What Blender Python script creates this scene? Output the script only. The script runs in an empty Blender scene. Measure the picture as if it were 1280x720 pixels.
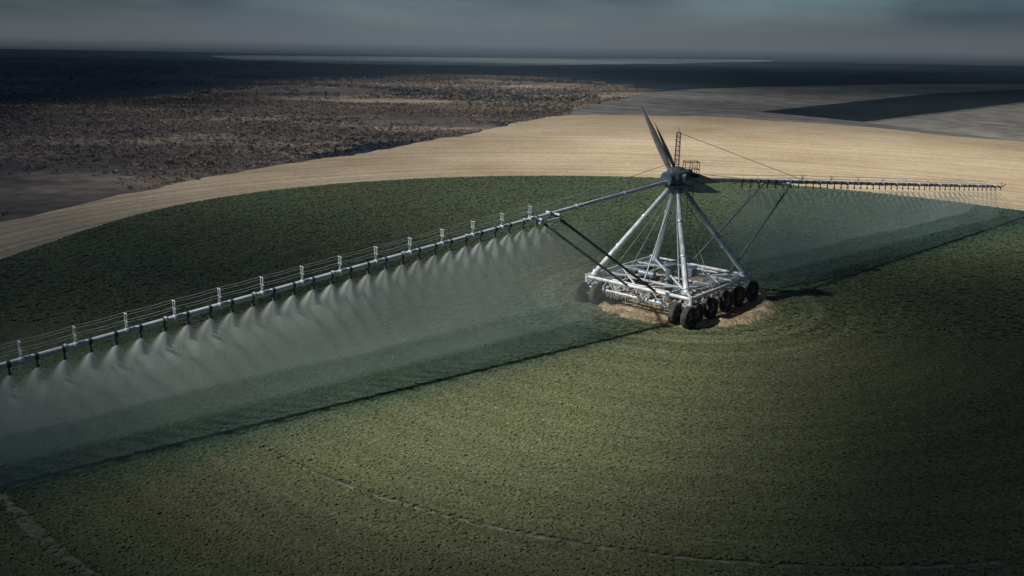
import bpy, math, random
import numpy as np
from mathutils import Vector, Matrix, noise as mn
random.seed(7); rng=np.random.default_rng(7)
sc=bpy.context.scene
sc.view_settings.view_transform='Standard'; sc.view_settings.look='None'; sc.view_settings.exposure=0
COL=sc.collection

# ---------------------------------------------------------------- camera
cam=bpy.data.cameras.new("camera"); co=bpy.data.objects.new("camera",cam); COL.objects.link(co)
cam.lens=31.16; cam.sensor_width=36; cam.clip_end=40000; cam.clip_start=.5
co.matrix_world=Matrix.Translation((0,0,20))@Matrix.Rotation(math.radians(74.5),4,'X')@Matrix.Rotation(math.radians(0.98),4,'Z')
sc.camera=co

# ---------------------------------------------------------------- sun + sky
SUNEL=math.radians(40); SH=Vector((-.97,-.20)).normalized()
sd=Vector((SH.x*math.cos(SUNEL),SH.y*math.cos(SUNEL),math.sin(SUNEL)))
sl=bpy.data.lights.new("sun",'SUN'); so=bpy.data.objects.new("sun",sl); COL.objects.link(so)
sl.energy=5.0; sl.angle=math.radians(1.6); sl.color=(1,.94,.84)
so.rotation_euler=sd.to_track_quat('Z','Y').to_euler()
w=bpy.data.worlds.new("World"); sc.world=w; w.use_nodes=True
nt=w.node_tree; N=nt.nodes; L=nt.links; N.clear()
out=N.new('ShaderNodeOutputWorld'); bg=N.new('ShaderNodeBackground'); bg.inputs[1].default_value=.10
sky=N.new('ShaderNodeTexSky'); sky.sky_type='NISHITA'; sky.sun_disc=False
sky.sun_elevation=SUNEL; sky.sun_rotation=math.atan2(SH.x,SH.y)
tc=N.new('ShaderNodeTexCoord'); mp=N.new('ShaderNodeMapping'); mp.inputs['Scale'].default_value=(1.9,1.9,10); mp.inputs['Location'].default_value=(1.05,0,.25)
nz=N.new('ShaderNodeTexNoise'); nz.inputs['Scale'].default_value=1.5; nz.inputs['Detail'].default_value=7
cr=N.new('ShaderNodeValToRGB'); cr.color_ramp.elements[0].position=.36; cr.color_ramp.elements[1].position=.64
cr.color_ramp.elements[0].color=(.12,.21,.34,1); cr.color_ramp.elements[1].color=(.48,.67,.94,1)
mx=N.new('ShaderNodeMix'); mx.data_type='RGBA'; mx.blend_type='MULTIPLY'; mx.inputs[0].default_value=1
L.new(tc.outputs['Generated'],mp.inputs[0]); L.new(mp.outputs[0],nz.inputs['Vector']); L.new(nz.outputs[0],cr.inputs[0])
L.new(sky.outputs[0],mx.inputs[6]); L.new(cr.outputs[0],mx.inputs[7]); L.new(mx.outputs[2],bg.inputs[0]); L.new(bg.outputs[0],out.inputs[0])

# ---------------------------------------------------------------- materials
def mat(name,rough=.9,metal=0.):
    m=bpy.data.materials.new(name); m.use_nodes=True
    b=m.node_tree.nodes['Principled BSDF']; b.inputs['Roughness'].default_value=rough; b.inputs['Metallic'].default_value=metal
    b.inputs['Specular IOR Level'].default_value=.25
    return m,m.node_tree.nodes,m.node_tree.links,b
def ground_mat(name,stops,scale,detail=8,bump=0.3,fine=None,rings=None,stretch=(1,1,1),rot=0,flo=.65,fhi=1.3):
    m,n,l,b=mat(name,.95)
    g=n.new('ShaderNodeNewGeometry'); mpp=n.new('ShaderNodeMapping'); mpp.inputs['Scale'].default_value=stretch
    mpp.inputs['Rotation'].default_value=(0,0,rot)
    l.new(g.outputs['Position'],mpp.inputs[0])
    a=n.new('ShaderNodeTexNoise'); a.inputs['Scale'].default_value=scale; a.inputs['Detail'].default_value=detail; a.inputs['Roughness'].default_value=.65
    l.new(mpp.outputs[0],a.inputs['Vector'])
    r=n.new('ShaderNodeValToRGB'); e=r.color_ramp.elements
    e[0].position=stops[0][0]; e[0].color=(*stops[0][1],1); e[1].position=stops[-1][0]; e[1].color=(*stops[-1][1],1)
    for p,c in stops[1:-1]:
        q=e.new(p); q.color=(*c,1)
    l.new(a.outputs[0],r.inputs[0]); colr=r.outputs[0]; hgt=a.outputs[0]
    def mul(colsock,facsock,lo,hi,p0=.3,p1=.7):
        rr=n.new('ShaderNodeMapRange'); rr.inputs[1].default_value=p0; rr.inputs[2].default_value=p1
        rr.inputs[3].default_value=lo; rr.inputs[4].default_value=hi; l.new(facsock,rr.inputs[0])
        v=n.new('ShaderNodeVectorMath'); v.operation='SCALE'; l.new(colsock,v.inputs[0]); l.new(rr.outputs[0],v.inputs['Scale']); return v.outputs[0]
    if fine:
        f=n.new('ShaderNodeTexNoise'); f.inputs['Scale'].default_value=fine; f.inputs['Detail'].default_value=6
        l.new(g.outputs['Position'],f.inputs['Vector']); colr=mul(colr,f.outputs[0],flo,fhi); hgt=f.outputs[0]
    if rings:
        d=n.new('ShaderNodeVectorMath'); d.operation='DISTANCE'; d.inputs[1].default_value=(rings[0],rings[1],0); l.new(g.outputs['Position'],d.inputs[0])
        wob=n.new('ShaderNodeTexNoise'); wob.inputs['Scale'].default_value=.02; l.new(g.outputs['Position'],wob.inputs['Vector'])
        ma=n.new('ShaderNodeMath'); ma.operation='MULTIPLY_ADD'; l.new(wob.outputs[0],ma.inputs[0]); ma.inputs[1].default_value=rings[3]; l.new(d.outputs['Value'],ma.inputs[2])
        q=n.new('ShaderNodeTexNoise'); q.noise_dimensions='1D'; q.inputs['Scale'].default_value=rings[2]; q.inputs['Detail'].default_value=4
        q.inputs['Roughness'].default_value=.7
        l.new(ma.outputs[0],q.inputs['W']); colr=mul(colr,q.outputs[0],.70,1.2)
    l.new(colr,b.inputs['Base Color'])
    bp=n.new('ShaderNodeBump'); bp.inputs['Strength'].default_value=bump; bp.inputs['Distance'].default_value=.2
    l.new(hgt,bp.inputs['Height']); l.new(bp.outputs[0],b.inputs['Normal'])
    return m
CX,CY=13.2,69.4; R=68.
def Rf(a):  # field radius by angle (slightly oval circle)
    d=(a-math.radians(172)+np.pi)%(2*np.pi)-np.pi
    return R-7.5*np.exp(-(d/math.radians(24))**2)
M_far=ground_mat("far_land",[(.38,(.010,.026,.045)),(.55,(.020,.040,.060)),(.72,(.05,.068,.082))],.004,8,.1,fine=.05,stretch=(.25,1,1))  # bluish distance haze is mixed into this base colour
M_scrub=ground_mat("scrub_soil",[(.32,(.055,.060,.066)),(.5,(.15,.13,.115)),(.64,(.42,.35,.27))],.022,9,.6,fine=.4,stretch=(.5,1,1))
M_sand=ground_mat("dry_sand",[(.3,(.40,.30,.19)),(.5,(.52,.415,.28)),(.72,(.63,.53,.38))],.03,8,.12,fine=1.1,rings=(CX,CY,.55,6.),flo=.84,fhi=1.12)
M_grey=ground_mat("fallow",[(.3,(.14,.155,.16)),(.7,(.30,.29,.26))],.012,7,.2,fine=.15,rings=(-200,40,.12,10.))
M_grey2=ground_mat("pale_fallow",[(.3,(.30,.29,.26)),(.7,(.46,.43,.37))],.012,7,.2,fine=.15,rings=(-200,40,.25,10.))
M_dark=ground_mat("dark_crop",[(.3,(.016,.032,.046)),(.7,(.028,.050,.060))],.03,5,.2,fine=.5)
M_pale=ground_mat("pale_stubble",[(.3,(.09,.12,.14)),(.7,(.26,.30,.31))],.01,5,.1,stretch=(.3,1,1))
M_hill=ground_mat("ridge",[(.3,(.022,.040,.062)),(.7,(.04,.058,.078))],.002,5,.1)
M_soil=ground_mat("crop_soil",[(.3,(.065,.085,.048)),(.7,(.085,.105,.060))],.08,7,.3,fine=2.5)
M_track=ground_mat("track_soil",[(.3,(.15,.16,.11)),(.7,(.26,.25,.18))],.8,6,.4,fine=4)
M_mud=ground_mat("pad_sand",[(.3,(.10,.08,.055)),(.5,(.36,.28,.18)),(.68,(.62,.52,.37))],.7,8,1.,fine=4)

def sm(me,flat=False):
    me.polygons.foreach_set('use_smooth',[not flat]*len(me.polygons))
def link(name,me,m=None,parent=None):
    o=bpy.data.objects.new(name,me); COL.objects.link(o)
    if m: me.materials.append(m)
    if parent: o.parent=parent
    return o
def dens_poly(pts,step,wob,seed=0):
    res=[]
    n=len(pts)
    for i in range(n):
        p0,p1,p2,p3=[Vector(pts[(i+k-1)%n]) for k in range(4)]
        k=max(2,int((p2-p1).length/step))
        for j in range(k):
            t=j/k
            p=.5*((2*p1)+(p2-p0)*t+(2*p0-5*p1+4*p2-p3)*t*t+(3*p1-p0-3*p2+p3)*t**3)
            res.append(p)
    return [(p.x+wob*mn.noise(Vector((p.x*.06,p.y*.06,seed)))+wob*.4*mn.noise(Vector((p.x*.4,p.y*.4,seed+5))),
             p.y+wob*mn.noise(Vector((p.x*.06,p.y*.06,seed+9)))+wob*.4*mn.noise(Vector((p.x*.4,p.y*.4,seed+15)))) for p in res]
def sheet(name,pts,z,m,lin=False,step=4,wob=0.,seed=0):
    if not lin: pts=dens_poly(pts,step,wob,seed)
    me=bpy.data.meshes.new(name); me.from_pydata([(x,y,z) for x,y in pts],[],[list(range(len(pts)))]); me.update()
    if me.polygons[0].normal.z<0: me.flip_normals()
    return link(name,me,m)
# ground
import bmesh
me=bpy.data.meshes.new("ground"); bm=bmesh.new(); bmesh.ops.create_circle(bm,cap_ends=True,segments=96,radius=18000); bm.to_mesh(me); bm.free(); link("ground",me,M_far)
scr=[(-58,98),(-42,136),(-25,170),(-8,206),(5,240),(16,262),(62,397),(26,532),(-60,560),(-100,420),(-130,300),(-180,220),(-220,120),(-150,60),(-75,60),(-64,85)]
sheet("scrub_ground",scr,.03,M_scrub,step=5,wob=14,seed=3)
sheet("fallow_field",[(13,245),(62,397),(150,480),(320,574),(600,640),(620,300),(300,180),(116,190),(60,220)],.06,M_grey,step=8,wob=3,seed=4)
sheet("pale_fallow_field",[(99,250),(207,363),(300,420),(500,420),(400,230),(200,190),(116,200)],.075,M_grey2,lin=True)
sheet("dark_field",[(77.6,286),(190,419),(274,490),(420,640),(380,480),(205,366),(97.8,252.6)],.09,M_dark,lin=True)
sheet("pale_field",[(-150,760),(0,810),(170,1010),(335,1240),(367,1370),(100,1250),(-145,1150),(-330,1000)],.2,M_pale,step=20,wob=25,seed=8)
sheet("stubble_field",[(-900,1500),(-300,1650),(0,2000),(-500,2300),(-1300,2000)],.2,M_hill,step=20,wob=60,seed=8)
sheet("sand_field",[(-57,96),(-43,132),(-27,166),(-10,202),(3,238),(13,256),(40,262),(72,252),(95,228),(116,203),(190,190),(190,90),(110,10),(40,-20),(-40,-20),(-72,25),(-68,65)],.12,M_sand,step=3,wob=4.5,seed=2)
cp=[]
for i in range(360):
    a=i/360*2*math.pi; r=Rf(a)+.35*mn.noise(Vector((math.cos(a)*30,math.sin(a)*30,0)))
    cp.append((CX+r*math.cos(a),CY+r*math.sin(a)))
sheet("field_soil",cp,.16,M_soil,lin=True)
def ringsheet(name,r0,w,z,m,a0,a1):
    vs=[];fs=[];n=200
    for i in range(n):
        a=math.radians(a0+(a1-a0)*i/(n-1)); ww=w*(.5+1.2*abs(mn.noise(Vector((math.cos(a)*40,math.sin(a)*40,r0)))))*math.sin(math.pi*i/(n-1))**.5
        for rr in (r0-ww/2,r0+ww/2): vs.append((CX+rr*math.cos(a),CY+rr*math.sin(a),z))
    for i in range(n-1):
        fs.append((2*i,2*i+1,2*i+3,2*i+2))
    me=bpy.data.meshes.new(name); me.from_pydata(vs,[],fs); me.update(); link(name,me,m)
TR=[(38.5,.34,228,305),(49.3,.65,195,250)]
for r0,ww,a0,a1 in TR: ringsheet("wheel_track",r0,ww,.17,M_track,a0,a1)

# ---------------------------------------------------------------- distant haze (real scattering air over the far plain)
me=bpy.data.meshes.new("haze"); bm=bmesh.new(); bmesh.ops.create_cube(bm,size=1,matrix=Matrix.Translation((0,5250,34))@Matrix.Diagonal((16000,9960,72,1))); bm.to_mesh(me); bm.free()
hm=bpy.data.materials.new("haze_air"); hm.use_nodes=True; n=hm.node_tree.nodes; l=hm.node_tree.links; n.clear()
o_=n.new('ShaderNodeOutputMaterial'); vs_=n.new('ShaderNodeVolumeScatter'); va=n.new('ShaderNodeVolumeAbsorption'); ad_=n.new('ShaderNodeAddShader')
vs_.inputs['Color'].default_value=(.46,.66,.88,1); vs_.inputs['Density'].default_value=.00050
va.inputs['Color'].default_value=(.1,.1,.1,1); va.inputs['Density'].default_value=.0004
l.new(vs_.outputs[0],ad_.inputs[0]); l.new(va.outputs[0],ad_.inputs[1]); l.new(ad_.outputs[0],o_.inputs['Volume'])
link("haze",me,hm)

# ---------------------------------------------------------------- base frame axes
BC=Vector((12.6,68.7,0)); ea=math.radians(-41)
e1=Vector((math.cos(ea),math.sin(ea),0)); e2=Vector((-math.sin(ea),math.cos(ea),0)); UZ=Vector((0,0,1))
def B(a,b,z): return BC+e1*a+e2*b+UZ*z
AD=Vector((.77,.64,0)).normalized(); AN=Vector((AD.y,-AD.x,0))
HUB=Vector((12.7,69.,0))
pad=[]
def padr(a):
    ca,sa=math.cos(a),math.sin(a)
    ra=7.9 if ca>0 else 5.0
    rb=9.2 if sa>0 else 6.4
    return ra,rb
NP=90
for i in range(NP):
    a=i/NP*2*math.pi
    ca,sa=math.cos(a),math.sin(a); ra,rb=padr(a)
    rr=1+.10*mn.noise(Vector((ca*2,sa*2,3)))+.07*mn.noise(Vector((ca*7,sa*7,3)))
    p=B(ra*ca*rr*1.03,rb*sa*rr*1.03,0); pad.append((p.x,p.y))
vs=[];fs=[];K=16
for k in range(K+1):
    f=k/K
    for i,(x,y) in enumerate(pad):
        px=BC.x+(x-BC.x)*f; py=BC.y+(y-BC.y)*f
        h=.22+.26*math.exp(-((f-.88)/.06)**2)*(1+1.2*mn.noise(Vector((px*1.3,py*1.3,0))))+.09*mn.noise(Vector((px*2,py*2,4)))
        if k==K: h=.10
        vs.append((px,py,h))
for k in range(K):
    for i in range(NP):
        j=(i+1)%NP; fs.append((k*NP+i,k*NP+j,(k+1)*NP+j,(k+1)*NP+i))
me=bpy.data.meshes.new("dirt_pad"); me.from_pydata(vs,[],fs); me.update(); sm(me); link("dirt_pad",me,M_mud)

# ---------------------------------------------------------------- leaf material
def leafmat(name,mulv=1.):
    m,n,l,b=mat(name,.8)
    at=n.new('ShaderNodeAttribute'); at.attribute_name='col'
    l.new(at.outputs['Color'],b.inputs['Base Color'])
    return m
def tri_mesh(name,V,C,m):
    n=len(V); me=bpy.data.meshes.new(name)
    me.vertices.add(n*3); me.vertices.foreach_set('co',V.reshape(-1).astype(np.float32))
    me.loops.add(n*3); me.loops.foreach_set('vertex_index',np.arange(n*3,dtype=np.int32))
    me.polygons.add(n); me.polygons.foreach_set('loop_start',np.arange(0,n*3,3,dtype=np.int32))
    me.update(calc_edges=True)
    at=me.attributes.new('col','FLOAT_COLOR','FACE')
    at.data.foreach_set('color',np.concatenate([C,np.ones((n,1))],1).reshape(-1).astype(np.float32))
    return link(name,me,m)
def fbm(x,y,s,seed,octs=5):
    r=np.random.default_rng(seed); v=np.zeros_like(x); amp=1
    for o in range(octs):
        for k in range(3):
            a=r.uniform(0,6.28); ph=r.uniform(0,6.28); f=s*2**o*r.uniform(.7,1.3)
            v+=amp*np.sin((x*np.cos(a)+y*np.sin(a))*f+ph+1.5*np.sin((x*np.sin(a)-y*np.cos(a))*f*.6+ph*2))/3
        amp*=.6
    return v
# crop
P=[]; SP=.17
r=5.
while r<R-.2:
    n=int(2*math.pi*r/SP); a=(np.arange(n)+rng.uniform(-.3,.3,n))/n*2*math.pi+rng.uniform(0,6)
    rr=r+rng.normal(0,.03,n); q=np.stack([CX+rr*np.cos(a),CY+rr*np.sin(a)],1)
    q=q[rr<Rf(a%(2*np.pi))-.25]; P.append(q); r+=SP
P=np.concatenate(P)
dr=np.hypot(P[:,0]-CX,P[:,1]-CY); an=np.degrees(np.arctan2(P[:,1]-CY,P[:,0]-CX))%360
keep=(P[:,1]>25)&(np.abs(P[:,0])<P[:,1]*.68+4)
keep&=(P[:,1]<60)|(rng.random(len(P))<.42)
for r0,ww,a0,a1 in TR: keep&=~((np.abs(dr-r0)<ww*.6)&(an>a0)&(an<a1)&(rng.random(len(P))<.8))
d=P-np.array([BC.x,BC.y]); la=d@np.array([e1.x,e1.y]); lb=d@np.array([e2.x,e2.y])
keep&=((la/np.where(la>0,7.8,5.0))**2+(lb/np.where(lb>0,9.1,6.3))**2)>1+.12*np.sin(la*3+lb*2)
P=P[keep]; n=len(P); dr=np.hypot(P[:,0]-CX,P[:,1]-CY)
K=6
big=fbm(P[:,0],P[:,1],.05,1); mid=fbm(P[:,0],P[:,1],.5,2); ring=np.sin(dr*1.9+.5*big)*.5+np.sin(dr*5.1+1)*.5
near_ring=np.exp(-((dr-11)/3.5)**2)
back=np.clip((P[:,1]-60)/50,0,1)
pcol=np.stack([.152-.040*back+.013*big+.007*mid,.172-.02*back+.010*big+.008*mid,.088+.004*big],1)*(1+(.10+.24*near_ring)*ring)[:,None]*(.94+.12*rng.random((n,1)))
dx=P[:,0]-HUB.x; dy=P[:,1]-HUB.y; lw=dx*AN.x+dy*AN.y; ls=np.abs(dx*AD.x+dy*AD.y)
wet_shade=np.where(lw>0,np.exp(-(np.maximum(lw-3.0,0)/2.6)**2),np.exp(-(np.maximum(-lw-4,0)/14.)**2))*np.clip((ls-5)/6,0,1)  # soft spray shadow painted into the damp crop colour along the booms
wet_shade=np.clip(wet_shade*(1+.15*mid),0,1)[:,None]
pcol=pcol*(1-wet_shade*np.array([[.60,.40,.20]]))
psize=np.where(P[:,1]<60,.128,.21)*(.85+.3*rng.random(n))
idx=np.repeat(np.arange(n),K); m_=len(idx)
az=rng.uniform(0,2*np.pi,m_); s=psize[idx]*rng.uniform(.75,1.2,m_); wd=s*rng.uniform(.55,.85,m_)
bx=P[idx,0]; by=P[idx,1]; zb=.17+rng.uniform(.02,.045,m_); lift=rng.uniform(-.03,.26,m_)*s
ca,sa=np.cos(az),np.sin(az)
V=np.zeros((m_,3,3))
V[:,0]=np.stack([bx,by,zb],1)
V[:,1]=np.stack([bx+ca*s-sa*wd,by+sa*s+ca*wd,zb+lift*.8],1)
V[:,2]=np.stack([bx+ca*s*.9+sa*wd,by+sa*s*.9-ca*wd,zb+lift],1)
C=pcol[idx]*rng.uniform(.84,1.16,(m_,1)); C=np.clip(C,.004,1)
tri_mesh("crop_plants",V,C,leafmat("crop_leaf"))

# scrub bushes
def inside(poly,x,y):
    c=np.zeros(len(x),bool); j=len(poly)-1
    for i in range(len(poly)):
        xi,yi=poly[i]; xj,yj=poly[j]
        c^=((yi>y)!=(yj>y))&(x<(xj-xi)*(y-yi)/(yj-yi+1e-9)+xi); j=i
    return c
def bushes(name,poly,num,smin,smax,K,palette,thr,seed,fs=.03,tri=.26):
    xs=[p[0] for p in poly]; ys=[p[1] for p in poly]
    x=rng.uniform(min(xs),max(xs),num*5); y=rng.uniform(min(ys),max(ys),num*5)
    k=inside(poly,x,y)&(y>0)&(np.abs(x)<y*.65+20)&(np.hypot(x-CX,y-CY)>R+8)
    x,y=x[k],y[k]; f=fbm(x,y,fs,seed); k=f>thr+rng.normal(0,.2,len(x)); x,y,f=x[k][:num],y[k][:num],f[k][:num]
    n=len(x); s=rng.uniform(smin,smax,n)*(1+.8*rng.random(n)**4)
    g=fbm(x,y,fs*1.2,seed+1); pi=np.clip(((g+1.2)/2.4+rng.normal(0,.15,n))*len(palette),0,len(palette)-1).astype(int)
    pal=np.array(palette)[pi]*rng.uniform(.75,1.25,(n,1))
    idx=np.repeat(np.arange(n),K); m_=len(idx)
    d=rng.normal(size=(m_,3)); d/=np.linalg.norm(d,axis=1,keepdims=True); d[:,2]=np.abs(d[:,2])*.7
    rad=s[idx]*rng.uniform(.35,1,m_)**.6
    c=np.stack([x[idx]+d[:,0]*rad,y[idx]+d[:,1]*rad,d[:,2]*rad+.1*s[idx]],1)
    q=rng.normal(size=(m_,3,3))*(s[idx]*tri)[:,None,None]
    V=c[:,None,:]+q; V[:,:,2]=np.maximum(V[:,:,2],.02)
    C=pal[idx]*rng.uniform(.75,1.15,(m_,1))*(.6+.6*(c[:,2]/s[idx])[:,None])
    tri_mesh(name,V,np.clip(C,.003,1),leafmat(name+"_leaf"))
pal=[(.06,.075,.085),(.12,.12,.12),(.20,.18,.17),(.36,.295,.245),(.40,.33,.27),(.25,.21,.19)]
near=[(-58,98),(-42,136),(-25,170),(-8,206),(5,240),(16,262),(20,300),(-140,300),(-230,230),(-260,120),(-150,60),(-75,60),(-64,85)]
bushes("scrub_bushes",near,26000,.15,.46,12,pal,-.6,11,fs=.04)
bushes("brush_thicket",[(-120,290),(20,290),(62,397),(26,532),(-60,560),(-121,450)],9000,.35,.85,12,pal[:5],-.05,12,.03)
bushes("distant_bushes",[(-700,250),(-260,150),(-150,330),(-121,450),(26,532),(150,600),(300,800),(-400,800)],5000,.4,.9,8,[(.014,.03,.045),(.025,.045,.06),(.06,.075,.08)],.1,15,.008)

# ---------------------------------------------------------------- machine materials
def metal(name,c,rough,metalv,var=.25,rust=None):
    m,n,l,b=mat(name,rough,metalv); b.inputs['Specular IOR Level'].default_value=.5
    g=n.new('ShaderNodeNewGeometry'); a=n.new('ShaderNodeTexNoise'); a.inputs['Scale'].default_value=2.2; a.inputs['Detail'].default_value=8
    l.new(g.outputs['Position'],a.inputs['Vector'])
    r=n.new('ShaderNodeValToRGB'); e=r.color_ramp.elements; e[0].position=.36; e[1].position=.62
    lo=rust if rust else tuple(v*(1-var*1.5) for v in c)
    e[0].color=(*lo,1); e[1].color=(*c,1); l.new(a.outputs[0],r.inputs[0]); l.new(r.outputs[0],b.inputs['Base Color'])
    rr=n.new('ShaderNodeMapRange'); rr.inputs[3].default_value=rough+.15; rr.inputs[4].default_value=rough-.1; l.new(a.outputs[0],rr.inputs[0]); l.new(rr.outputs[0],b.inputs['Roughness'])
    return m
M_galv=metal("galvanised_steel",(.66,.74,.82),.34,.2,.15)
M_white=metal("white_paint",(.72,.80,.87),.4,0,.15,(.44,.48,.52))
M_dkst=metal("dark_steel",(.08,.11,.15),.42,.2)
M_gry=metal("grey_steel",(.22,.29,.36),.42,.2)
M_rub=metal("rubber",(.028,.028,.03),.8,0,.2,(.08,.07,.055))
M_blade=metal("weathered_blade",(.58,.56,.54),.6,.05,.3,(.40,.39,.38))
M_cable=metal("cable",(.50,.54,.57),.5,.2)

class Part:
    def __init__(s): s.bm=bmesh.new()
    def tube(s,a,b,r,seg=10,r2=None):
        a=Vector(a);b=Vector(b); d=b-a; 
        if d.length<1e-5: return
        M=Matrix.Translation((a+b)/2)@d.to_track_quat('Z','Y').to_matrix().to_4x4()
        bmesh.ops.create_cone(s.bm,cap_ends=True,segments=seg,radius1=r,radius2=r if r2 is None else r2,depth=d.length,matrix=M)
    def box(s,c,ax,ay,az,lx,ly,lz):
        M=Matrix.Identity(4)
        for i,(v,ln) in enumerate(((ax,lx),(ay,ly),(az,lz))):
            for j in range(3): M[j][i]=Vector(v)[j]*ln
        M=Matrix.Translation(Vector(c))@M
        bmesh.ops.create_cube(s.bm,size=1,matrix=M)
    def beam(s,a,b,w,h):
        a=Vector(a);b=Vector(b);d=(b-a);ln=d.length;d.normalize(); sx=d.cross(UZ)
        if sx.length<1e-3: sx=Vector((1,0,0))
        sx.normalize(); up=sx.cross(d); s.box((a+b)/2,sx,d,up,w,ln,h)
    def done(s,name,m,parent,bevel=0,smooth=True):
        me=bpy.data.meshes.new(name); s.bm.to_mesh(me); s.bm.free(); o=link(name,me,m,parent)
        if smooth:
            sm(me); me.set_sharp_from_angle(angle=math.radians(35))
        if bevel:
            md=o.modifiers.new("bevel",'BEVEL'); md.width=bevel; md.segments=2
        return o
ROOT=bpy.data.objects.new("center_pivot_irrigator",None); COL.objects.link(ROOT)

# deck truss
hs=4.7
p=Part(); lat=Part(); inn=Part()
ZT,ZB=2.15,1.35
corn=[(-hs,-hs),(hs,-hs),(hs,hs),(-hs,hs)]
for i in range(4):
    a=corn[i];b=corn[(i+1)%4]
    p.tube(B(*a,ZT),B(*b,ZT),.14); p.tube(B(*a,ZB),B(*b,ZB),.11)
    p.tube(B(*a,ZB-.1),B(*a,ZT+.2),.16)
    n=14
    for k in range(n):
        q0=Vector(a).lerp(Vector(b),k/n); q1=Vector(a).lerp(Vector(b),(k+1)/n)
        z0,z1=(ZB,ZT) if k%2==0 else (ZT,ZB)
        lat.tube(B(q0.x,q0.y,z0),B(q1.x,q1.y,z1),.045,6)
    f=.84
    p.tube(B(a[0]*f,a[1]*f,ZT-.05),B(b[0]*f,b[1]*f,ZT-.05),.07)
p.done("deck_frame",M_white,ROOT); lat.done("deck_lattice",M_galv,ROOT)
for t in (-.5,0,.5):
    inn.beam(B(-hs,hs*t,ZT-.02),B(hs,hs*t,ZT-.02),.13,.14)
    inn.beam(B(hs*t,-hs,ZT-.2),B(hs*t,hs,ZT-.2),.12,.14)
inn.tube(B(-hs,-hs,ZT+.08),B(hs,hs,ZT+.08),.09); inn.tube(B(hs,-hs,ZT+.12),B(-hs,hs,ZT+.12),.09)
for a,b in (((-hs,0),(0,-hs)),((0,-hs),(hs,0)),((hs,0),(0,hs)),((0,hs),(-hs,0))):
    inn.tube(B(*a,ZT+.03),B(*b,ZT+.03),.06)
inn.done("deck_cross_beams",M_white,ROOT)
g=Part()
for k in range(22):
    y=-hs*.95+k*(hs*1.9/21); g.box(B(hs*.72,y,ZT+.02),e1,e2,UZ,1.9,.07,.05)
    g.box(B(-hs*.75,y,ZT+.02),e1,e2,UZ,1.4,.07,.05)
g.done("walkway_grating",M_gry,ROOT)
g=Part(); g.box(B(1.2,.8,ZT+.45),e1,e2,UZ,1.1,.8,.7); g.box(B(-.9,1.6,ZT+.35),e1,e2,UZ,.8,.6,.5); g.tube(B(0,0,.2),B(0,0,ZT+1.),.35,16); g.tube(B(0,0,ZT+.9),B(0,0,ZT+1.05),.55,16)
g.tube(B(-1.8,-1.6,ZT+.3),B(-.4,-1.6,ZT+.3),.28,14)
g.done("pump_unit",M_gry,ROOT,.03)
g=Part()
for k in range(60):
    t=-hs+k*(2*hs/59)
    for (a,b) in ((hs+.14,t),(t,-hs-.14)):
        l_=random.uniform(.15,.55); q=B(a,b,ZB-.02+random.uniform(-.05,.1)); g.tube(q,q-UZ*l_+e2*random.uniform(-.08,.08),.035,5,.015)
        if random.random()<.5: g.box(q+UZ*random.uniform(.1,.6),e1,e2,UZ,.12,random.uniform(.1,.25),random.uniform(.08,.2))
g.done("edge_brackets",M_galv,ROOT,smooth=False)

# wheels
def wheel(idx,c,ax):
    ax=ax.normalized(); q=ax.to_track_quat('Z','Y').to_matrix().to_4x4(); M=Matrix.Translation(c)@q
    prof=[(.36,-.20),(.42,-.24),(.62,-.26),(.74,-.24),(.79,-.17),(.80,-.06),(.80,.06),(.79,.17),(.74,.24),(.62,.26),(.42,.24),(.36,.20)]
    n=36; vs=[];fs=[]
    for i in range(n):
        a=i/n*2*math.pi
        for k,(r,h) in enumerate(prof):
            rr=r+(.035 if (i%3==0 and r>.73) else 0); vs.append(M@Vector((rr*math.cos(a),rr*math.sin(a),h)))
    K=len(prof)
    for i in range(n):
        j=(i+1)%n
        for k in range(K-1): fs.append((i*K+k,j*K+k,j*K+k+1,i*K+k+1))
    me=bpy.data.meshes.new("tyre"); me.from_pydata(vs,[],fs); me.update(); sm(me); link("tyre_%d"%idx,me,M_rub,ROOT)
    h=Part()
    for sgn in (-1,1):
        h.tube(c+ax*sgn*.03,c+ax*sgn*.12,.37,24,.34)
    h.tube(c-ax*.26,c+ax*.26,.12,12)
    for k in range(6):
        a=k/6*2*math.pi; o=M.to_3x3()@Vector((.22*math.cos(a),.22*math.sin(a),0)); h.tube(c+o-ax*.15,c+o+ax*.15,.03,6)
    h.done("wheel_hub_%d"%idx,M_gry,ROOT)
wi=0; bog=Part()
RWc=.80+.20
def wh(a,b):
    global wi
    wheel(wi,B(a,b,RWc),e1); wi+=1
FR=[-5.35,-4.3,-2.1,.3,2.3,4.6]
for b in FR: wh(hs+.25,b)
wh(hs-.9,-5.2)
for b in (-5.3,-3.9): wh(-hs-.1,b)
for b in (-5.0,-3.7): wh(-hs+1.2,b)
for b in (1,3.0,4.8): wh(-hs-.1,b)
for (a,b0,b1) in ((hs-.15,-5.4,-2.0),(hs-.15,.2,4.8),(-hs+.3,-5.4,-3.6),(-hs+.3,.8,5.0)):
    bog.beam(B(a,b0,RWc+.02),B(a,b1,RWc+.02),.22,.3); m_=(b0+b1)/2
    bog.tube(B(a,m_-.8,RWc+.1),B(a,m_,ZB),.09); bog.tube(B(a,m_+.8,RWc+.1),B(a,m_,ZB),.09)
for b in FR: bog.tube(B(hs-.5,b,RWc),B(hs+.4,b,RWc),.08)
for b in (-5.3,-3.9): bog.tube(B(-hs-.3,b,RWc),B(-hs+1.5,b,RWc),.08)
bog.done("bogie_beams",M_dkst,ROOT,.02)

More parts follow.
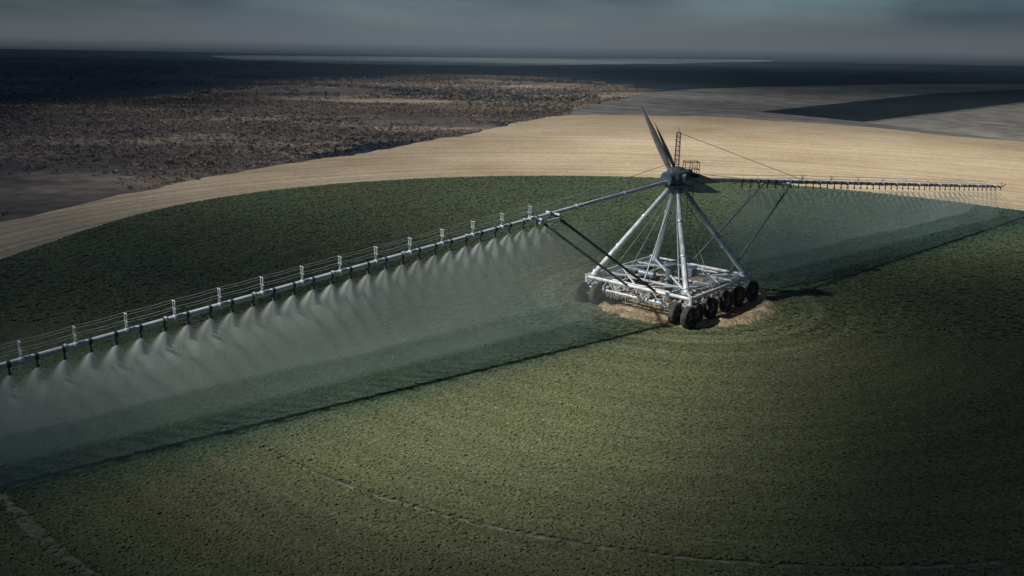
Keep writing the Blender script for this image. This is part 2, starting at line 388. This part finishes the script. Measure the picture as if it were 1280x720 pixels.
# tower legs
ZH=9.3
lg=Part(); fl=Part()
feet=[(-hs*.93,-hs*.93),(hs*.80,-hs*.80),(hs*.93,hs*.93),(-hs*.80,hs*.80)]
for i,(a,b) in enumerate(feet):
    top=HUB+UZ*ZH+(B(a,b,0)-BC).normalized()*.42
    ft=B(a,b,ZT+.1)
    lg.tube(ft,top,.23,18,.20)
    fl.tube(ft-UZ*.06,ft+UZ*.12,.42,16); fl.tube(ft.lerp(top,.03),ft.lerp(top,.045),.31,16)
    for f in (.33,.66): fl.tube(ft.lerp(top,f),ft.lerp(top,f+.012),.28,16)
lg.done("tower_legs",M_white,ROOT)
for (a,b) in ((-.6,-hs*.6),(1.6,-1.2)):
    fl.tube(B(a,b,ZT),HUB+UZ*ZH,.06,8)
fl.done("leg_flanges",M_galv,ROOT)
wr=Part()
for (a,b) in ((hs*.2,-hs),(hs,-hs*.3),(hs,hs*.4),(-hs,-hs*.2),(-hs*.3,-hs),(hs*.6,hs),(0,hs)):
    wr.tube(B(a,b,ZT),HUB+UZ*(ZH+.1),.022,5)
wr.done("tower_guy_wires",M_cable,ROOT)
# hub
h=Part()
T=HUB+UZ*ZH
h.tube(T-UZ*.5,T+UZ*.1,.5,20,.7); h.tube(T+UZ*.1,T+UZ*.25,.95,24); h.tube(T+UZ*.25,T+UZ*1.2,.78,10,.85); h.tube(T+UZ*1.2,T+UZ*1.55,.85,10,.45)
h.tube(T+UZ*.7-AD*1.25,T+UZ*.7+AD*1.5,.42,16)
h.tube(T+UZ*.7-AD*1.3,T+UZ*.7-AD*1.15,.58,16); h.tube(T+UZ*.7+AD*1.35,T+UZ*.7+AD*1.5,.58,16)
h.tube(T+UZ*.9+AN*.6,T+UZ*.9+AN*1.1,.3,14)
h.done("hub_housing",M_gry,ROOT,.03)
def blade(name,root,tip,width,side,thick,m,fat=.45,droop=0.):
    root=Vector(root);tip=Vector(tip); d=tip-root; sd_=Vector(side); sd_-=d*(sd_.dot(d)/d.length_squared); sd_.normalize(); nn=d.normalized().cross(sd_)
    vs=[];fs=[];n=18;K=8
    for i in range(n+1):
        t=i/n; wv=width*(math.sin(math.pi*min(1,t**fat*.93+.07))*.9+.1*(1-t))+.02
        c=root+d*t-UZ*droop*t*t
        for k in range(K):
            a=k/K*2*math.pi
            vs.append(c+sd_*math.cos(a)*wv*.5+nn*(math.sin(a)*thick*(1-.7*t)+.12*math.cos(a)**2*wv))
    for i in range(n):
        for k in range(K): fs.append((i*K+k,i*K+(k+1)%K,(i+1)*K+(k+1)%K,(i+1)*K+k))
    fs.append(list(range(K))[::-1]); fs.append([n*K+k for k in range(K)])
    me=bpy.data.meshes.new(name); me.from_pydata(vs,[],fs); me.update(); sm(me)
    o=link(name,me,m,ROOT)
blade("vane_blade_long",T+Vector((-.35,0,.9)),T+Vector((-3.15,0.2,6.4)),.50,(.8,-.3,.5),.06,M_blade,.8)
blade("vane_blade_short",T+Vector((.1,.3,1.0)),T+Vector((-1.9,.4,4.9)),.34,(.8,.5,.4),.06,M_blade,.8)
blade("hub_hood",T+Vector((.1,-.2,1.15)),T+Vector((3.5,.3,.35)),2.1,(.3,-.9,.55),.10,M_gry,.6)
blade("hub_hood_lower",T+Vector((.3,-.6,.5)),T+Vector((3.4,-.3,-.35)),1.2,(.3,-.5,.8),.08,M_gry,.6)
# lattice mast
ms=Part(); mb=T+Vector((-.05,.1,1.4)); mh=2.8
for dx_ in (-.17,.17):
    for dy_ in (-.17,.17): ms.tube(mb+Vector((dx_,dy_,0)),mb+Vector((dx_*.8,dy_*.8,mh)),.024,6)
for k in range(9):
    z=mh*k/8.
    for s_ in (-.16,.16):
        ms.tube(mb+Vector((-.16,s_,z)),mb+Vector((.16,s_,z)),.015,5); ms.tube(mb+Vector((s_,-.16,z)),mb+Vector((s_,.16,z)),.015,5)
        if k<8: ms.tube(mb+Vector((-.16,s_,z)),mb+Vector((.16,s_,z+mh/8)),.012,5)
ms.tube(mb+UZ*mh,mb+UZ*(mh+.4),.02,5)
ms.done("lattice_mast",M_dkst,ROOT)
# service cage + ladder
cg=Part(); cb=T+Vector((1.05,-.1,.9)); 
for z in (0,.55,1.1):
    for i in range(4):
        q=[(-.55,-.45),(.55,-.45),(.55,.45),(-.55,.45)]; cg.tube(cb+Vector((*q[i],z)),cb+Vector((*q[(i+1)%4],z)),.028,6)
for q in [(-.55,-.45),(.55,-.45),(.55,.45),(-.55,.45),(0,-.45),(0,.45)]: cg.tube(cb+Vector((*q,-.1)),cb+Vector((*q,1.12)),.028,6)
cg.box(cb+UZ*-.03,Vector((1,0,0)),Vector((0,1,0)),UZ,1.15,.95,.05)
for k in range(14): 
    z=-.2-k*.28; cg.tube(cb+Vector((-.2,-.5,z)),cb+Vector((.2,-.5,z)),.02,5)
for s_ in (-.2,.2): cg.tube(cb+Vector((s_,-.5,.9)),cb+Vector((s_,-.5,-4)),.025,6)
cg.done("service_cage",M_dkst,ROOT)

# ---------------------------------------------------------------- arms
def armp(sgn,s,z0=9.9):
    slope=.102 if sgn<0 else .097
    return HUB+AD*(sgn*s)+UZ*(z0-slope*s)
SMAX={-1:62.,1:60.6}
NZ={-1:[],1:[]}
for sgn,nm in ((-1,"a"),(1,"b")):
    pp=Part(); po=Part(); ca_=Part(); nzp=Part(); rs=.16
    s=1.0
    while s<SMAX[sgn]-.1:
        e=min(s+4.84,SMAX[sgn]); pp.tube(armp(sgn,s),armp(sgn,e),rs if sgn<0 else .15,16)
        pp.tube(armp(sgn,e-.05),armp(sgn,e+.05),rs+.06,16); s=e
    pp.done("spray_boom_pipe_"+nm,M_galv,ROOT)
    s=15.05 if sgn<0 else 17.5; ph=.95 if sgn<0 else .62
    tops=[]
    while s<SMAX[sgn]-.3:
        b=armp(sgn,s)
        po.tube(b-AD*.05,b-AD*.05+UZ*ph,.024,6); po.tube(b+AD*.05,b+AD*.05+UZ*ph,.024,6)
        for zz,ww in ((.98,.22),(.55,.22)):
            po.tube(b+UZ*ph*zz-AN*ww,b+UZ*ph*zz+AN*ww,.022,6)
        po.tube(b+UZ*ph*.2,b+AN*.22+UZ*ph,.018,6); po.tube(b+UZ*ph*.2,b-AN*.22+UZ*ph,.018,6)
        po.tube(b-AD*.06,b+AD*.06,rs+.04,12)
        tops.append(b); s+=2.42 if sgn<0 else 4.84
    po.done("boom_posts_"+nm,M_galv,ROOT)
    tops=[armp(sgn,3.5)-UZ*ph*.3]+tops
    for i in range(len(tops)-1):
        for off,zf in ((-.22,.55),(.22,.55),(-.22,.98),(.22,.98)):
            a=tops[i]+AN*off+UZ*ph*zf; b=tops[i+1]+AN*off+UZ*ph*zf; 
            mid_=(a+b)/2-UZ*.04; ca_.tube(a,mid_,.011,5); ca_.tube(mid_,b,.011,5)
    ca_.done("boom_cables_"+nm,M_cable,ROOT)
    s=13.2 if sgn<0 else 8.5
    while s<SMAX[sgn]-.2:
        b=armp(sgn,s); nzp.tube(b,b-UZ*.42,.045,8); nzp.tube(b-UZ*.40,b-UZ*.54,.07,10,.10); nzp.tube(b-AD*.08,b+AD*.08,rs+.02,12)
        NZ[sgn].append(s); s+=1.21
    nzp.done("spray_nozzles_"+nm,M_dkst,ROOT)
    br=Part(); brw=Part()
    if sgn<0:
        br.tube(armp(-1,14.4)-AN*.1,B(-hs*.2,-hs,ZT),.10,10); br.tube(armp(-1,13.0)+AN*.1,B(hs*.35,-hs,ZT),.10,10)
        brw.tube(armp(-1,14.6)+AN*.5-UZ*.25,armp(-1,12.6)+AN*.5-UZ*.3,.09,8); brw.tube(armp(-1,12.9)-AN*.7,armp(-1,12.9)+AN*.7,.09,8); brw.tube(armp(-1,14.5)-AN*.7,armp(-1,14.5)+AN*.7,.09,8)
    else:
        br.tube(armp(1,12.6)-AN*.6-UZ*.2,B(-hs*.2,hs,ZT),.09,10); br.tube(armp(1,14.8)+AN*.6-UZ*.2,B(hs*.6,hs,ZT),.09,10)
        brw.tube(armp(1,12.6)-AN*.7-UZ*.2,armp(1,14.8)+AN*.7-UZ*.2,.12,8); brw.tube(armp(1,14.8)-AN*.2,armp(1,14.8)+AN*.9-UZ*.2,.10,8)
    br.done("boom_braces_"+nm,M_dkst if sgn<0 else M_gry,ROOT); brw.done("brace_brackets_"+nm,M_galv,ROOT)
g=Part(); e=armp(1,60.6); g.tube(e,e+AD*.8-UZ*.1,.1,8,.05); g.tube(e+AD*.5,e+AD*1.6+UZ*.1,.05,8); g.tube(e+AD*.3-UZ*.5,e+AD*.3+UZ*.5,.05,6); g.done("end_gun",M_dkst,ROOT)
st=Part()
mt=mb+UZ*mh
st.tube(mt,armp(1,17.5)+UZ*.2,.022,5); st.tube(T+UZ*1.2,armp(1,8)+UZ*.2,.02,5)
st.tube(mb+UZ*.6,armp(-1,16)+UZ*.6,.02,5); st.tube(T+UZ*.4,armp(-1,13.)+UZ*.15,.03,6)
st.done("stay_cables",M_cable,ROOT)

# ---------------------------------------------------------------- water spray sheets
def mistmat():
    m=bpy.data.materials.new("spray_mist"); m.use_nodes=True; n=m.node_tree.nodes; l=m.node_tree.links; n.clear()
    o=n.new('ShaderNodeOutputMaterial'); tr=n.new('ShaderNodeBsdfTransparent'); df=n.new('ShaderNodeBsdfDiffuse'); tl=n.new('ShaderNodeBsdfTranslucent')
    df.inputs[0].default_value=(.88,.95,.93,1); tl.inputs[0].default_value=(.88,.95,.93,1)
    m1=n.new('ShaderNodeMixShader'); m1.inputs[0].default_value=.3; m2=n.new('ShaderNodeMixShader')
    l.new(df.outputs[0],m1.inputs[1]); l.new(tl.outputs[0],m1.inputs[2])
    at=n.new('ShaderNodeAttribute'); at.attribute_name='dens'
    l.new(at.outputs['Fac'],m2.inputs[0]); l.new(tr.outputs[0],m2.inputs[1]); l.new(m1.outputs[0],m2.inputs[2]); l.new(m2.outputs[0],o.inputs[0])
    return m
MM=mistmat()
SPR=bpy.data.objects.new("water_spray",None); COL.objects.link(SPR)
for sgn in (-1,1):
    ss=np.arange(5.,SMAX[sgn]+.8,.1); nr=30
    nzs=np.array(NZ[sgn])
    for w_,amp in ((-3.2,.8),(.4,1.),(3.4,.9)):
        vv=np.linspace(0,1,nr)**1.2
        S,Vv=np.meshgrid(ss,vv,indexing='ij')
        zt=9.9-(.102 if sgn<0 else .097)*S-.55
        Z=zt*(1-Vv)+.28*Vv
        lat_=w_*Vv**.7*(1+.06*np.sin(S*.31+w_)+.025*np.sin(S*.83+1))
        X=HUB.x+AD.x*(sgn*S)+AN.x*lat_; Y=HUB.y+AD.y*(sgn*S)+AN.y*lat_
        sp=np.zeros_like(S); drop=zt*Vv
        wd=.06+.25*drop
        for q_,s0 in enumerate(nzs): sp+=np.exp(-((S-s0-.12*drop)/wd)**2)*np.minimum(1,.32/wd)*(.75+.5*math.sin(q_*12.9+w_)**2)
        base=(.15*np.clip(drop/2.,0,1)+.11*Vv**2)*(1+.26*fbm(S*.35+w_,Z*.9+S*.2,.5,41,4))
        D=amp*(1.15*np.clip(sp,0,1.2)*np.exp(-drop*.80)*np.clip(Vv*30,0,1)+base)
        D*=1-np.clip((Vv-.965)/.035,0,1)**1.5*.95
        D*=np.clip((S-5)/6,0,1)**1.2*np.clip((SMAX[sgn]+.7-S)/1.5,0,1)
        if sgn>0: D*=.8
        vs=np.stack([X,Y,Z],-1).reshape(-1,3); ns=len(ss)
        i,j=np.meshgrid(np.arange(ns-1),np.arange(nr-1),indexing='ij'); a=(i*nr+j).ravel()
        F=np.stack([a,a+1,a+nr+1,a+nr],1)
        me=bpy.data.meshes.new("spray"); me.from_pydata(vs.tolist(),[],F.tolist()); me.update(); sm(me)
        at=me.attributes.new('dens','FLOAT','POINT'); at.data.foreach_set('value',np.clip(D,0,.95).ravel().astype(np.float32))
        link("spray_sheet",me,MM,SPR)

# ---------------------------------------------------------------- unseen sheet added overhead to shade the ground around lit patches
def lit(x,y):
    G=lambda cx,cy,sx,sy,a,rot=0:a*np.exp(-(((x-cx)*np.cos(rot)+(y-cy)*np.sin(rot))**2/sx**2+((y-cy)*np.cos(rot)-(x-cx)*np.sin(rot))**2/sy**2))
    v=G(-2,45,12,12,1.15)+G(8,64,13,14,1.0)+G(62,150,72,42,1.2)+G(-42,122,24,26,.26)+G(60,200,70,60,.6)+G(0,400,90,140,.85)+G(-16,50,18,10,.5)+G(45,105,18,18,.75)+G(5,102,26,22,.36)+G(100,1050,400,200,.8)+G(-60,220,60,70,.32)+G(220,300,90,80,.5)
    return np.clip(v+.06*fbm(x,y,.05,31),0,1)
ZC=95.; off=np.array([SH.x,SH.y])*ZC/math.tan(SUNEL)
u=np.linspace(-1,1,201); k=3.2; g_=np.sinh(k*u)/np.sinh(k)*1150
X,Y=np.meshgrid(g_+10,g_+90,indexing='ij')
D=.01+.95*(1-lit(X,Y))
Xc=X+off[0]; Yc=Y+off[1]; Zc=ZC+0*X
n_=201; vs=np.stack([Xc,Yc,Zc],-1).reshape(-1,3); i,j=np.meshgrid(np.arange(n_-1),np.arange(n_-1),indexing='ij'); a=(i*n_+j).ravel(); F=np.stack([a,a+1,a+n_+1,a+n_],1)
me=bpy.data.meshes.new("shade_sheet"); me.from_pydata(vs.tolist(),[],F.tolist()); me.update(); sm(me)
at=me.attributes.new('dens','FLOAT','POINT'); at.data.foreach_set('value',D.ravel().astype(np.float32))
m=bpy.data.materials.new("shade_sheet_mat"); m.use_nodes=True; n=m.node_tree.nodes; l=m.node_tree.links; n.clear()
o=n.new('ShaderNodeOutputMaterial'); tr=n.new('ShaderNodeBsdfTransparent'); df=n.new('ShaderNodeBsdfDiffuse'); df.inputs[0].default_value=(.28,.38,.48,1)
tl=n.new('ShaderNodeBsdfTranslucent'); tl.inputs[0].default_value=(.005,.013,.022,1); ad=n.new('ShaderNodeAddShader')
l.new(df.outputs[0],ad.inputs[0]); l.new(tl.outputs[0],ad.inputs[1])
at=n.new('ShaderNodeAttribute'); at.attribute_name='dens'; mxs=n.new('ShaderNodeMixShader')
l.new(at.outputs['Fac'],mxs.inputs[0]); l.new(tr.outputs[0],mxs.inputs[1]); l.new(ad.outputs[0],mxs.inputs[2]); l.new(mxs.outputs[0],o.inputs[0])
link("shade_sheet",me,m)
